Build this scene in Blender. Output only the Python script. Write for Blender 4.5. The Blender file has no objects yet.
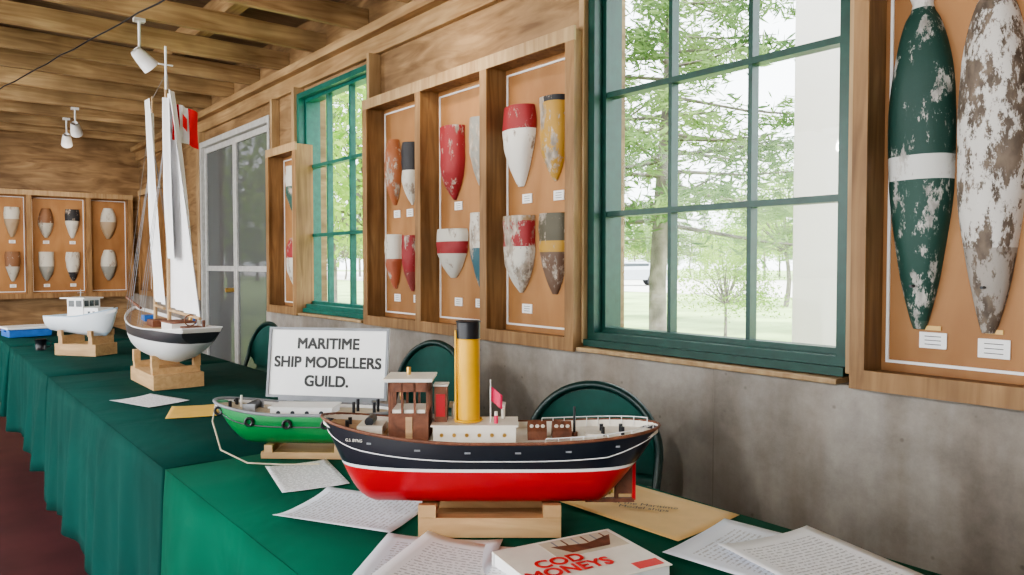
import bpy, math, random
from mathutils import Vector, Matrix, noise, Euler
random.seed(7)
scene = bpy.context.scene
PI = math.pi
try:
    scene.view_settings.look = 'AgX - Medium High Contrast'
except Exception:
    pass

# ---------------------------------------------------------------- materials
def newmat(name):
    m = bpy.data.materials.new(name); m.use_nodes = True
    nt = m.node_tree
    b = nt.nodes["Principled BSDF"]
    return m, nt, b
def rgba(c): return (c[0], c[1], c[2], 1)

def plain(name, col, rough=0.5, metal=0.0, var=0.12, scale=25, bump=0.0):
    m, nt, b = newmat(name)
    tc = nt.nodes.new("ShaderNodeTexCoord")
    n = nt.nodes.new("ShaderNodeTexNoise"); n.inputs["Scale"].default_value = scale
    n.inputs["Detail"].default_value = 4
    nt.links.new(tc.outputs["Object"], n.inputs["Vector"])
    r = nt.nodes.new("ShaderNodeValToRGB")
    r.color_ramp.elements[0].position = .3; r.color_ramp.elements[1].position = .7
    r.color_ramp.elements[0].color = rgba([x*(1-var) for x in col])
    r.color_ramp.elements[1].color = rgba([min(1, x*(1+var)) for x in col])
    nt.links.new(n.outputs["Fac"], r.inputs["Fac"])
    nt.links.new(r.outputs["Color"], b.inputs["Base Color"])
    b.inputs["Roughness"].default_value = rough
    b.inputs["Metallic"].default_value = metal
    if bump:
        bp = nt.nodes.new("ShaderNodeBump"); bp.inputs["Strength"].default_value = bump
        bp.inputs["Distance"].default_value = .01
        nt.links.new(n.outputs["Fac"], bp.inputs["Height"]); nt.links.new(bp.outputs["Normal"], b.inputs["Normal"])
    return m

def wood(name, c1, c2, stretch=(9, 9, .9), rough=.6, scale=2.5, blot=.35, contrast=.22):
    m, nt, b = newmat(name)
    tc = nt.nodes.new("ShaderNodeTexCoord")
    mp = nt.nodes.new("ShaderNodeMapping"); mp.inputs["Scale"].default_value = stretch
    nt.links.new(tc.outputs["Object"], mp.inputs["Vector"])
    n = nt.nodes.new("ShaderNodeTexNoise"); n.inputs["Scale"].default_value = scale
    n.inputs["Detail"].default_value = 7; n.inputs["Distortion"].default_value = 1.2
    nt.links.new(mp.outputs["Vector"], n.inputs["Vector"])
    r = nt.nodes.new("ShaderNodeValToRGB")
    r.color_ramp.elements[0].position = .5-contrast; r.color_ramp.elements[1].position = .5+contrast
    r.color_ramp.elements[0].color = rgba(c2); r.color_ramp.elements[1].color = rgba(c1)
    nt.links.new(n.outputs["Fac"], r.inputs["Fac"])
    n2 = nt.nodes.new("ShaderNodeTexNoise"); n2.inputs["Scale"].default_value = 2.2; n2.inputs["Detail"].default_value = 3
    nt.links.new(tc.outputs["Object"], n2.inputs["Vector"])
    r2 = nt.nodes.new("ShaderNodeValToRGB")
    r2.color_ramp.elements[0].position = .35; r2.color_ramp.elements[1].position = .65
    g = 1-blot
    r2.color_ramp.elements[0].color = (g, g*.95, g*.9, 1); r2.color_ramp.elements[1].color = (1, 1, 1, 1)
    nt.links.new(n2.outputs["Fac"], r2.inputs["Fac"])
    mx = nt.nodes.new("ShaderNodeMix"); mx.data_type = 'RGBA'; mx.blend_type = 'MULTIPLY'
    mx.inputs["Factor"].default_value = 1
    nt.links.new(r.outputs["Color"], mx.inputs["A"]); nt.links.new(r2.outputs["Color"], mx.inputs["B"])
    nt.links.new(mx.outputs["Result"], b.inputs["Base Color"])
    bp = nt.nodes.new("ShaderNodeBump"); bp.inputs["Strength"].default_value = .25; bp.inputs["Distance"].default_value = .004
    nt.links.new(n.outputs["Fac"], bp.inputs["Height"]); nt.links.new(bp.outputs["Normal"], b.inputs["Normal"])
    b.inputs["Roughness"].default_value = rough
    return m

def banded(name, bands, H=1.0, wear=0.0, rough=.45, under=(.42, .36, .30), nscale=14):
    m, nt, b = newmat(name)
    tc = nt.nodes.new("ShaderNodeTexCoord")
    sp = nt.nodes.new("ShaderNodeSeparateXYZ"); nt.links.new(tc.outputs["Object"], sp.inputs[0])
    mr = nt.nodes.new("ShaderNodeMapRange"); mr.inputs["From Max"].default_value = H
    nt.links.new(sp.outputs["Z"], mr.inputs["Value"])
    r = nt.nodes.new("ShaderNodeValToRGB"); r.color_ramp.interpolation = 'CONSTANT'
    els = r.color_ramp.elements
    els[0].position = bands[0][0]; els[0].color = rgba(bands[0][1])
    if len(bands) == 1:
        els[1].position = 1; els[1].color = rgba(bands[0][1])
    else:
        els[1].position = bands[1][0]; els[1].color = rgba(bands[1][1])
        for p, c in bands[2:]:
            e = els.new(p); e.color = rgba(c)
    nt.links.new(mr.outputs["Result"], r.inputs["Fac"])
    out = r.outputs["Color"]
    if wear > 0:
        oi = nt.nodes.new("ShaderNodeObjectInfo")
        ad = nt.nodes.new("ShaderNodeVectorMath"); ad.operation = 'ADD'
        nt.links.new(tc.outputs["Object"], ad.inputs[0]); nt.links.new(oi.outputs["Location"], ad.inputs[1])
        mp = nt.nodes.new("ShaderNodeMapping"); mp.inputs["Scale"].default_value = (1, 1, .45)
        nt.links.new(ad.outputs[0], mp.inputs["Vector"])
        n = nt.nodes.new("ShaderNodeTexNoise"); n.inputs["Scale"].default_value = nscale
        n.inputs["Detail"].default_value = 10; n.inputs["Roughness"].default_value = .78
        nt.links.new(mp.outputs["Vector"], n.inputs["Vector"])
        rr = nt.nodes.new("ShaderNodeValToRGB")
        rr.color_ramp.elements[0].position = max(.01, wear-.015); rr.color_ramp.elements[1].position = wear+.015
        rr.color_ramp.elements[0].color = (1, 1, 1, 1); rr.color_ramp.elements[1].color = (0, 0, 0, 1)
        nt.links.new(n.outputs["Fac"], rr.inputs["Fac"])
        n3 = nt.nodes.new("ShaderNodeTexNoise"); n3.inputs["Scale"].default_value = 40; n3.inputs["Detail"].default_value = 4
        nt.links.new(mp.outputs["Vector"], n3.inputs["Vector"])
        r3 = nt.nodes.new("ShaderNodeValToRGB")
        r3.color_ramp.elements[0].position = .35; r3.color_ramp.elements[1].position = .7
        r3.color_ramp.elements[0].color = rgba([x*.55 for x in under]); r3.color_ramp.elements[1].color = rgba([min(1, x*1.35) for x in under])
        nt.links.new(n3.outputs["Fac"], r3.inputs["Fac"])
        mx = nt.nodes.new("ShaderNodeMix"); mx.data_type = 'RGBA'
        nt.links.new(rr.outputs["Color"], mx.inputs["Factor"])
        nt.links.new(out, mx.inputs["A"]); nt.links.new(r3.outputs["Color"], mx.inputs["B"])
        out = mx.outputs["Result"]
        bp = nt.nodes.new("ShaderNodeBump"); bp.inputs["Strength"].default_value = .5; bp.inputs["Distance"].default_value = .004
        nt.links.new(n.outputs["Fac"], bp.inputs["Height"]); nt.links.new(bp.outputs["Normal"], b.inputs["Normal"])
    nt.links.new(out, b.inputs["Base Color"])
    b.inputs["Roughness"].default_value = rough
    return m

def concrete():
    m, nt, b = newmat("poured_concrete")
    tc = nt.nodes.new("ShaderNodeTexCoord")
    n = nt.nodes.new("ShaderNodeTexNoise"); n.inputs["Scale"].default_value = 2.3; n.inputs["Detail"].default_value = 12; n.inputs["Roughness"].default_value = .72
    nt.links.new(tc.outputs["Object"], n.inputs["Vector"])
    r = nt.nodes.new("ShaderNodeValToRGB")
    r.color_ramp.elements[0].position = .32; r.color_ramp.elements[0].color = (.21, .188, .165, 1)
    r.color_ramp.elements[1].position = .66; r.color_ramp.elements[1].color = (.44, .405, .365, 1)
    nt.links.new(n.outputs["Fac"], r.inputs["Fac"])
    v = nt.nodes.new("ShaderNodeTexVoronoi"); v.inputs["Scale"].default_value = 13
    nt.links.new(tc.outputs["Object"], v.inputs["Vector"])
    r2 = nt.nodes.new("ShaderNodeValToRGB")
    r2.color_ramp.elements[0].position = .04; r2.color_ramp.elements[0].color = (.5, .47, .44, 1)
    r2.color_ramp.elements[1].position = .10; r2.color_ramp.elements[1].color = (1, 1, 1, 1)
    nt.links.new(v.outputs["Distance"], r2.inputs["Fac"])
    mx = nt.nodes.new("ShaderNodeMix"); mx.data_type = 'RGBA'; mx.blend_type = 'MULTIPLY'; mx.inputs["Factor"].default_value = .6
    nt.links.new(r.outputs["Color"], mx.inputs["A"]); nt.links.new(r2.outputs["Color"], mx.inputs["B"])
    mp = nt.nodes.new("ShaderNodeMapping"); mp.inputs["Scale"].default_value = (5, 5, .7)
    nt.links.new(tc.outputs["Object"], mp.inputs["Vector"])
    n4 = nt.nodes.new("ShaderNodeTexNoise"); n4.inputs["Scale"].default_value = 1.2; n4.inputs["Detail"].default_value = 6
    nt.links.new(mp.outputs["Vector"], n4.inputs["Vector"])
    r4 = nt.nodes.new("ShaderNodeValToRGB")
    r4.color_ramp.elements[0].position = .35; r4.color_ramp.elements[0].color = (.70, .65, .60, 1)
    r4.color_ramp.elements[1].position = .6; r4.color_ramp.elements[1].color = (1, 1, 1, 1)
    nt.links.new(n4.outputs["Fac"], r4.inputs["Fac"])
    m2 = nt.nodes.new("ShaderNodeMix"); m2.data_type = 'RGBA'; m2.blend_type = 'MULTIPLY'; m2.inputs["Factor"].default_value = .85
    nt.links.new(mx.outputs["Result"], m2.inputs["A"]); nt.links.new(r4.outputs["Color"], m2.inputs["B"])
    nt.links.new(m2.outputs["Result"], b.inputs["Base Color"])
    b.inputs["Roughness"].default_value = .85
    bp = nt.nodes.new("ShaderNodeBump"); bp.inputs["Strength"].default_value = .4; bp.inputs["Distance"].default_value = .012
    nt.links.new(n.outputs["Fac"], bp.inputs["Height"]); nt.links.new(bp.outputs["Normal"], b.inputs["Normal"])
    return m

def cloth(name, c):
    m, nt, b = newmat(name)
    tc = nt.nodes.new("ShaderNodeTexCoord")
    n = nt.nodes.new("ShaderNodeTexNoise"); n.inputs["Scale"].default_value = 3.0; n.inputs["Detail"].default_value = 3
    n.inputs["Distortion"].default_value = .6
    nt.links.new(tc.outputs["Object"], n.inputs["Vector"])
    r = nt.nodes.new("ShaderNodeValToRGB")
    r.color_ramp.elements[0].position = .3; r.color_ramp.elements[0].color = rgba([x*.8 for x in c])
    r.color_ramp.elements[1].position = .7; r.color_ramp.elements[1].color = rgba([x*1.15 for x in c])
    nt.links.new(n.outputs["Fac"], r.inputs["Fac"]); nt.links.new(r.outputs["Color"], b.inputs["Base Color"])
    w = nt.nodes.new("ShaderNodeTexNoise"); w.inputs["Scale"].default_value = 350
    nt.links.new(tc.outputs["Object"], w.inputs["Vector"])
    b1 = nt.nodes.new("ShaderNodeBump"); b1.inputs["Strength"].default_value = .6; b1.inputs["Distance"].default_value = .03
    nt.links.new(n.outputs["Fac"], b1.inputs["Height"])
    b2 = nt.nodes.new("ShaderNodeBump"); b2.inputs["Strength"].default_value = .2; b2.inputs["Distance"].default_value = .001
    nt.links.new(w.outputs["Fac"], b2.inputs["Height"]); nt.links.new(b1.outputs["Normal"], b2.inputs["Normal"])
    nt.links.new(b2.outputs["Normal"], b.inputs["Normal"])
    b.inputs["Roughness"].default_value = .9
    b.inputs["Specular IOR Level"].default_value = .15
    return m

def paper(name, col=(.82, .83, .86), ink=(.35, .35, .38)):
    m, nt, b = newmat(name)
    b.inputs["Roughness"].default_value = .6
    tc = nt.nodes.new("ShaderNodeTexCoord")
    sp = nt.nodes.new("ShaderNodeSeparateXYZ"); nt.links.new(tc.outputs["Object"], sp.inputs[0])
    def math_(op, a, bval):
        k = nt.nodes.new("ShaderNodeMath"); k.operation = op
        if hasattr(a, "links"): nt.links.new(a, k.inputs[0])
        else: k.inputs[0].default_value = a
        if hasattr(bval, "links"): nt.links.new(bval, k.inputs[1])
        else: k.inputs[1].default_value = bval
        return k.outputs[0]
    sy = math_('MULTIPLY', sp.outputs["Y"], 110.0)
    fr = math_('FRACT', sy, 0.0)
    ln = math_('LESS_THAN', fr, .42)
    n = nt.nodes.new("ShaderNodeTexNoise"); n.inputs["Scale"].default_value = 1.0; n.inputs["Detail"].default_value = 2
    mp = nt.nodes.new("ShaderNodeMapping"); mp.inputs["Scale"].default_value = (160, 110, 1)
    nt.links.new(tc.outputs["Object"], mp.inputs["Vector"]); nt.links.new(mp.outputs["Vector"], n.inputs["Vector"])
    wd = math_('GREATER_THAN', n.outputs["Fac"], .47)
    ax = math_('ABSOLUTE', sp.outputs["X"], 0.0)
    ay = math_('ABSOLUTE', sp.outputs["Y"], 0.0)
    inx = math_('LESS_THAN', ax, .075); iny = math_('LESS_THAN', ay, .105)
    f = math_('MULTIPLY', math_('MULTIPLY', ln, wd), math_('MULTIPLY', inx, iny))
    f = math_('MULTIPLY', f, .75)
    mx = nt.nodes.new("ShaderNodeMix"); mx.data_type = 'RGBA'
    nt.links.new(f, mx.inputs["Factor"]); mx.inputs["A"].default_value = rgba(col); mx.inputs["B"].default_value = rgba(ink)
    nt.links.new(mx.outputs["Result"], b.inputs["Base Color"])
    return m

def glassmat(name="window_glass", tint=(.97, .98, .98, 1), gl=.015, second=None):
    m, nt, b = newmat(name)
    nt.nodes.remove(b)
    o = nt.nodes["Material Output"]
    t = nt.nodes.new("ShaderNodeBsdfTransparent"); t.inputs[0].default_value = tint
    if second: g = nt.nodes.new("ShaderNodeBsdfDiffuse"); g.inputs[0].default_value = second
    else: g = nt.nodes.new("ShaderNodeBsdfGlossy"); g.inputs["Roughness"].default_value = .02
    mx = nt.nodes.new("ShaderNodeMixShader"); mx.inputs[0].default_value = gl
    nt.links.new(t.outputs[0], mx.inputs[1]); nt.links.new(g.outputs[0], mx.inputs[2])
    nt.links.new(mx.outputs[0], o.inputs["Surface"])
    return m

def leafmat(name, c1, c2):
    m, nt, b = newmat(name)
    nt.nodes.remove(b); o = nt.nodes["Material Output"]
    g = nt.nodes.new("ShaderNodeNewGeometry")
    n = nt.nodes.new("ShaderNodeTexNoise"); n.inputs["Scale"].default_value = .9; n.inputs["Detail"].default_value = 5
    nt.links.new(g.outputs["Position"], n.inputs["Vector"])
    r = nt.nodes.new("ShaderNodeValToRGB")
    r.color_ramp.elements[0].position = .35; r.color_ramp.elements[1].position = .65
    r.color_ramp.elements[0].color = rgba(c1); r.color_ramp.elements[1].color = rgba(c2)
    nt.links.new(n.outputs["Fac"], r.inputs["Fac"])
    d = nt.nodes.new("ShaderNodeBsdfDiffuse"); t = nt.nodes.new("ShaderNodeBsdfTranslucent")
    nt.links.new(r.outputs["Color"], d.inputs[0]); nt.links.new(r.outputs["Color"], t.inputs[0])
    mx = nt.nodes.new("ShaderNodeMixShader"); mx.inputs[0].default_value = .5
    nt.links.new(d.outputs[0], mx.inputs[1]); nt.links.new(t.outputs[0], mx.inputs[2])
    nt.links.new(mx.outputs[0], o.inputs["Surface"])
    return m

M = {}
M['ply'] = wood("fir_plywood", (.44, .285, .145), (.22, .125, .055), stretch=(1.2, 1.2, 7), scale=1.9, blot=.4, contrast=.16)
M['plywarm'] = wood("orange_plywood", (.47, .245, .10), (.34, .16, .055), stretch=(3, 3, 1), scale=1.5, blot=.25)
M['case'] = wood("pine_case_board", (.44, .265, .12), (.21, .11, .045), stretch=(9, 9, .8), blot=.35)
M['pine'] = wood("pale_pine", (.56, .40, .22), (.36, .225, .11), stretch=(9, 9, .8), blot=.3)
M['joist'] = wood("spruce_joist", (.66, .47, .25), (.34, .20, .09), stretch=(.7, 9, 9), blot=.5)
M['plate'] = wood("spruce_plate", (.54, .37, .19), (.31, .18, .08), stretch=(9, .7, 9), blot=.35)
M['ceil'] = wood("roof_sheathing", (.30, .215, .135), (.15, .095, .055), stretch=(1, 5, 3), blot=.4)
M['conc'] = concrete()
M['seam'] = plain("concrete_seam", (.24, .21, .18), rough=.9)
M['floor'] = plain("maroon_floor_paint", (.085, .025, .028), rough=.5, var=.3, scale=3)
M['wallp'] = plain("painted_board", (.62, .60, .55), rough=.8, scale=4)
M['green_dk'] = plain("green_window_paint", (.005, .050, .036), rough=.4, var=.2)
M['green_lt'] = plain("teal_window_paint", (.008, .12, .095), rough=.4, var=.2)
M['glass'] = glassmat()
M['white'] = plain("white_paint", (.82, .82, .82), rough=.45, var=.04)
M['cream'] = plain("cream_paint", (.80, .76, .68), rough=.45, var=.06)
M['offw'] = plain("weathered_white", (.74, .74, .72), rough=.6, var=.15, scale=8)
M['black'] = plain("black_paint", (.012, .013, .018), rough=.35, var=.2)
M['grey'] = plain("grey_metal", (.35, .36, .38), rough=.4, metal=.6)
M['frame'] = plain("grey_frame_plastic", (.22, .23, .25), rough=.5)
M['screen'] = glassmat("door_screen_mesh", (1, 1, 1, 1), .80, (.12, .12, .125, 1))
M['doorfr'] = plain("door_frame_grey_white", (.50, .495, .48), rough=.6, var=.12)
M['cardw'] = plain("label_card", (.85, .85, .85), rough=.6, var=.02)
M['ink'] = plain("printed_ink", (.02, .02, .02), rough=.6)
M['inkred'] = plain("red_ink", (.70, .02, .02), rough=.5)
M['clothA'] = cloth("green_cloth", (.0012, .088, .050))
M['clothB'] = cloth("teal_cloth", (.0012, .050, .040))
M['mahog'] = wood("mahogany", (.26, .10, .052), (.12, .043, .023), stretch=(40, 40, 40), scale=1, blot=.2)
M['deck'] = wood("planked_deck", (.60, .42, .26), (.42, .27, .15), stretch=(3, 60, 60), scale=1, blot=.1)
M['block'] = wood("light_block_wood", (.58, .38, .19), (.42, .26, .12), stretch=(6, 40, 40), scale=1, blot=.1)
M['yellow'] = plain("funnel_yellow", (.78, .43, .02), rough=.4, var=.05)
M['red'] = plain("red_paint", (.48, .006, .014), rough=.35, var=.08)
M['flagred'] = plain("flag_red", (.70, .01, .015), rough=.7, var=.05)
M['pink'] = plain("ensign_red", (.70, .04, .12), rough=.6)
M['brass'] = plain("brass", (.7, .45, .15), rough=.3, metal=.9)
M['rope'] = plain("rope", (.55, .48, .36), rough=.9)
M['sail'] = plain("sail_cloth", (.86, .86, .87), rough=.8, var=.04, scale=12, bump=.3)
M['manila'] = plain("manila_paper", (.68, .45, .17), rough=.6, var=.05)
M['yellowenv'] = plain("yellow_paper", (.74, .48, .10), rough=.6, var=.05)
M['paper'] = paper("printed_paper")
M['paper2'] = paper("printed_paper_blue", (.74, .79, .88))
M['chair'] = plain("green_chair_frame", (.006, .030, .026), rough=.35)
M['chairseat'] = plain("green_chair_plastic", (.006, .075, .058), rough=.45)
M['bluebin'] = plain("blue_plastic", (.03, .15, .5), rough=.4)
M['bluepale'] = plain("pale_blue_paint", (.45, .6, .75), rough=.4)
M['dkglass'] = plain("dark_glazing", (.05, .06, .07), rough=.08)
M['bark'] = plain("tree_bark", (.17, .15, .135), rough=.9, var=.4, scale=6)
M['leafA'] = leafmat("conifer_needles", (.10, .17, .075), (.28, .38, .16))
M['leafB'] = leafmat("bright_leaves", (.18, .34, .06), (.46, .60, .18))
M['grass'] = plain("mown_grass", (.36, .50, .20), rough=.9, var=.35, scale=.6)
M['gravel'] = plain("gravel_drive", (.70, .68, .64), rough=.9, var=.1, scale=3)
M['silver'] = plain("silver_car_paint", (.42, .45, .50), rough=.3, metal=.3)

# ---------------------------------------------------------------- mesh builder
class MB:
    def __init__(s): s.v = []; s.f = []; s.m = []; s.mats = []; s.sm = []
    def mi(s, k):
        mat = M[k] if isinstance(k, str) else k
        if mat not in s.mats: s.mats.append(mat)
        return s.mats.index(mat)
    def add(s, vs, fs, k, smooth=False):
        o = len(s.v); s.v += [tuple(p) for p in vs]; i = s.mi(k)
        for f in fs:
            s.f.append([a+o for a in f]); s.m.append(i); s.sm.append(smooth)
    def box(s, x0, x1, y0, y1, z0, z1, k):
        vs = [(x0, y0, z0), (x1, y0, z0), (x1, y1, z0), (x0, y1, z0), (x0, y0, z1), (x1, y0, z1), (x1, y1, z1), (x0, y1, z1)]
        s.add(vs, [(0, 3, 2, 1), (4, 5, 6, 7), (0, 1, 5, 4), (1, 2, 6, 5), (2, 3, 7, 6), (3, 0, 4, 7)], k)
    def tube(s, pts, r, k, n=8, closed=False, r1=None, caps=True):
        pts = [Vector(p) for p in pts]; N = len(pts); vs = []; fs = []
        up = None
        for i, p in enumerate(pts):
            if closed: t = pts[(i+1) % N]-pts[i-1]
            else: t = pts[min(i+1, N-1)]-pts[max(i-1, 0)]
            t.normalize()
            if up is None:
                up = Vector((0, 0, 1)) if abs(t.z) < .9 else Vector((1, 0, 0))
            a = t.cross(up)
            if a.length < 1e-5: a = t.cross(Vector((0, 1, .3)))
            a.normalize(); b = a.cross(t).normalized(); up = b
            rr = r if r1 is None else r+(r1-r)*i/(N-1)
            for j in range(n):
                q = 2*PI*j/n
                vs.append(p+a*math.cos(q)*rr+b*math.sin(q)*rr)
        for i in range(N if closed else N-1):
            i2 = (i+1) % N
            for j in range(n):
                j2 = (j+1) % n
                fs.append((i*n+j, i*n+j2, i2*n+j2, i2*n+j))
        if not closed and caps:
            fs.append(list(range(n))); fs.append([(N-1)*n+j for j in range(n)][::-1])
        s.add(vs, fs, k, True)
    def cyl(s, p0, p1, r, k, n=16, r1=None): s.tube([p0, p1], r, k, n, False, r1)
    def grid(s, fn, nu, nv, k, smooth=True):
        vs = [fn(i/nu, j/nv) for i in range(nu+1) for j in range(nv+1)]
        fs = [(i*(nv+1)+j, (i+1)*(nv+1)+j, (i+1)*(nv+1)+j+1, i*(nv+1)+j+1) for i in range(nu) for j in range(nv)]
        s.add(vs, fs, k, smooth)
    def obj(s, name, loc=(0, 0, 0), rz=0.0, bevel=0.0, parent=None):
        me = bpy.data.meshes.new(name); me.from_pydata(s.v, [], s.f)
        for mt in s.mats: me.materials.append(mt)
        for p, i, q in zip(me.polygons, s.m, s.sm): p.material_index = i; p.use_smooth = q
        me.update()
        o = bpy.data.objects.new(name, me); scene.collection.objects.link(o)
        o.location = loc; o.rotation_euler = (0, 0, rz)
        if bevel:
            b = o.modifiers.new("bevel", 'BEVEL'); b.width = bevel; b.segments = 2; b.limit_method = 'ANGLE'
        if parent: o.parent = parent
        return o

def text(name, body, size, k, loc, rot, parent=None, align='CENTER', ext=.0003, spacing=1.0, heavy=0.0):
    c = bpy.data.curves.new(name, 'FONT'); c.body = body; c.size = size
    c.align_x = align; c.align_y = 'CENTER'; c.extrude = ext; c.space_line = spacing
    c.materials.append(M[k])
    R3 = Euler(rot).to_matrix()
    h = heavy
    offs = [(0, 0)] if not h else [(0, 0), (h, 0), (-h, 0), (0, h), (0, -h), (h, h), (-h, -h), (h, -h), (-h, h)]
    for k2, (dx, dy) in enumerate(offs):
        o = bpy.data.objects.new(name, c); scene.collection.objects.link(o)
        o.location = Vector(loc)+R3 @ Vector((dx, dy, .00001*k2)); o.rotation_euler = rot
        if parent: o.parent = parent
    return o

# ---------------------------------------------------------------- room shell
WX = 2.20
CX = 2.10
YB, YF, XL = -3.0, 9.85, -3.2
CEIL = 2.92
b = MB(); b.box(XL-.2, 2.45, YB-.2, YF+.2, -.15, 0, 'floor'); b.obj("floor")
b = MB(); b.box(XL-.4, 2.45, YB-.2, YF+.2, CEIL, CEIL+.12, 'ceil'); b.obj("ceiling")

b = MB()
b.box(CX, 2.42, YB, 5.50, 0, .87, 'conc')
b.box(CX, 2.42, 7.25, YF, 0, .87, 'conc')
for yy in (1.49, .30, 2.9, 4.6):
    b.box(CX-.0008, CX+.001, yy, yy+.0025, .0, .868, 'seam')
X1 = 2.36
W1 = (1.055, 2.130); W2 = (3.95, 5.0); WZ = (.895, 2.41)
for y0, y1 in ((YB, W1[0]), (W1[1], W2[0]), (W2[1], 5.50), (7.25, YF)):
    b.box(WX, X1, y0, y1, .87, CEIL, 'ply')
for w in (W1, W2):
    b.box(WX, X1, w[0], w[1], WZ[1], CEIL, 'ply')
    b.box(WX, X1, w[0], w[1], .87, WZ[0], 'pine')
b.box(WX, X1, 5.50, 7.25, 2.36, CEIL, 'ply')
b.obj("wall_right")
b = MB(); b.box(XL, 2.45, YF, YF+.15, 0, CEIL, 'ply'); b.obj("wall_far")
b = MB(); b.box(XL, 2.45, YB-.15, YB, 0, CEIL, 'wallp'); b.obj("wall_back")
b = MB()
b.box(XL-.15, XL, YB, -2.4, 0, CEIL, 'wallp'); b.box(XL-.15, XL, 8.4, YF, 0, CEIL, 'wallp')
b.box(XL-.15, XL, -2.4, 8.4, 2.70, CEIL, 'wallp'); b.box(XL-.15, XL, 2.65, 2.8, 0, 2.70, 'wallp')
b.obj("wall_left")

b = MB()
k = 0; jy = []
while .45+.60*k < YF-.1:
    y = .45+.60*k; jy.append(y)
    dz = random.uniform(-.01, .008); tw = random.uniform(-.012, .012)
    b.box(XL, WX, y+tw, y+tw+.040, 2.635+dz, 2.765+dz, 'joist'); k += 1
b.obj("ceiling_joists", bevel=.004)
b = MB()
for x in (-2.6, -1.2, .35, 1.55):
    b.box(x, x+.09, YB+.05, YF-.05, 2.777, CEIL-.003, 'plate')
b.obj("roof_stringer_boards")
b = MB()
b.tube([(1.5-.04*i, 1.5+.25*i, 2.612-.012*abs(math.sin(i*1.29))) for i in range(32)], .005, 'black', 6)
b.obj("electric_cable")
b = MB()
b.box(2.11, 2.20, YB+.02, YF-.02, 2.565, 2.622, 'plate')
b.box(2.165, 2.199, YB+.02, YF-.02, 2.46, 2.565, 'plate')
b.obj("trim_1", bevel=.004)
b = MB()
b.box(2.12, 2.20, 2.135, 2.165, .90, 2.46, 'pine')
b.box(2.12, 2.20, 1.022, 1.052, .90, 2.46, 'pine')
b.box(2.12, 2.20, 3.915, 3.945, .88, 2.46, 'pine')
b.box(2.12, 2.20, 5.005, 5.05, .88, 2.46, 'pine')
b.box(2.14, 2.20, 7.26, 7.34, .88, 2.46, 'pine')
b.box(2.14, 2.20, 5.46, 5.50, .88, 2.46, 'pine')
b.obj("trim_2", bevel=.003)
b = MB()
for w in (W1, W2):
    b.box(2.075, 2.20, w[0]+.0, w[1]+.0, .871, .887, 'pine')
b.obj("trim_3", bevel=.003)

def window(name, w, mat):
    b = MB(); y0, y1 = w; z0, z1 = WZ; F = .035
    xa, xb = 2.14, 2.30
    b.box(xa, xb, y0, y0+F, z0, z1, mat); b.box(xa, xb, y1-F, y1, z0, z1, mat)
    b.box(xa, xb, y0+F, y1-F, z0, z0+.05, mat); b.box(xa, xb, y0+F, y1-F, z1-F, z1, mat)
    b.box(2.115, 2.16, y0, y1, z0-.004, z0+.022, mat)
    ia, ib = 2.195, 2.235
    iy0, iy1, iz0, iz1 = y0+F, y1-F, z0+.05, z1-F
    S = .020
    b.box(ia-.008, ib+.008, iy0, iy0+S, iz0, iz1, mat); b.box(ia-.008, ib+.008, iy1-S, iy1, iz0, iz1, mat)
    b.box(ia-.008, ib+.008, iy0+S, iy1-S, iz0, iz0+S, mat); b.box(ia-.008, ib+.008, iy0+S, iy1-S, iz1-S, iz1, mat)
    for i in (1, 2):
        yy = iy0+(iy1-iy0)*i/3; b.box(ia, ib, yy-.008, yy+.008, iz0+S, iz1-S, mat)
        zz = iz0+(iz1-iz0)*i/3; b.box(ia-.003, ib+.003, iy0+S, iy1-S, zz-.011, zz+.011, mat)
    b.box(2.213, 2.217, iy0+.01, iy1-.01, iz0+.01, iz1-.01, 'glass')
    return b.obj(name)
window("window_1", W1, 'green_dk'); window("window_2", W2, 'green_lt')

b = MB()
DY = (5.52, 7.23); DZ = 2.35
b.box(2.14, 2.3, DY[0], DY[0]+.04, 0, DZ, 'doorfr'); b.box(2.14, 2.3, DY[1]-.04, DY[1], 0, DZ, 'doorfr')
b.box(2.14, 2.3, DY[0]+.04, DY[1]-.04, DZ-.05, DZ, 'doorfr')
mid = (DY[0]+DY[1])/2
for a, c in ((DY[0]+.045, mid-.003), (mid+.003, DY[1]-.045)):
    z1 = DZ-.055
    b.box(2.17, 2.20, a, a+.04, .01, z1, 'doorfr'); b.box(2.17, 2.20, c-.04, c, .01, z1, 'doorfr')
    for z, h in ((.01, .12), (1.16, .045), (z1-.05, .05)):
        b.box(2.172, 2.198, a+.04, c-.04, z, z+h, 'doorfr')
    b.box(2.184, 2.187, a+.04, c-.04, .05, z1-.02, 'screen')
b.cyl((2.165, mid+.04, 1.0), (2.10, mid+.04, 1.0), .018, 'brass')
b.obj("door_1", bevel=.003)

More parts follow.
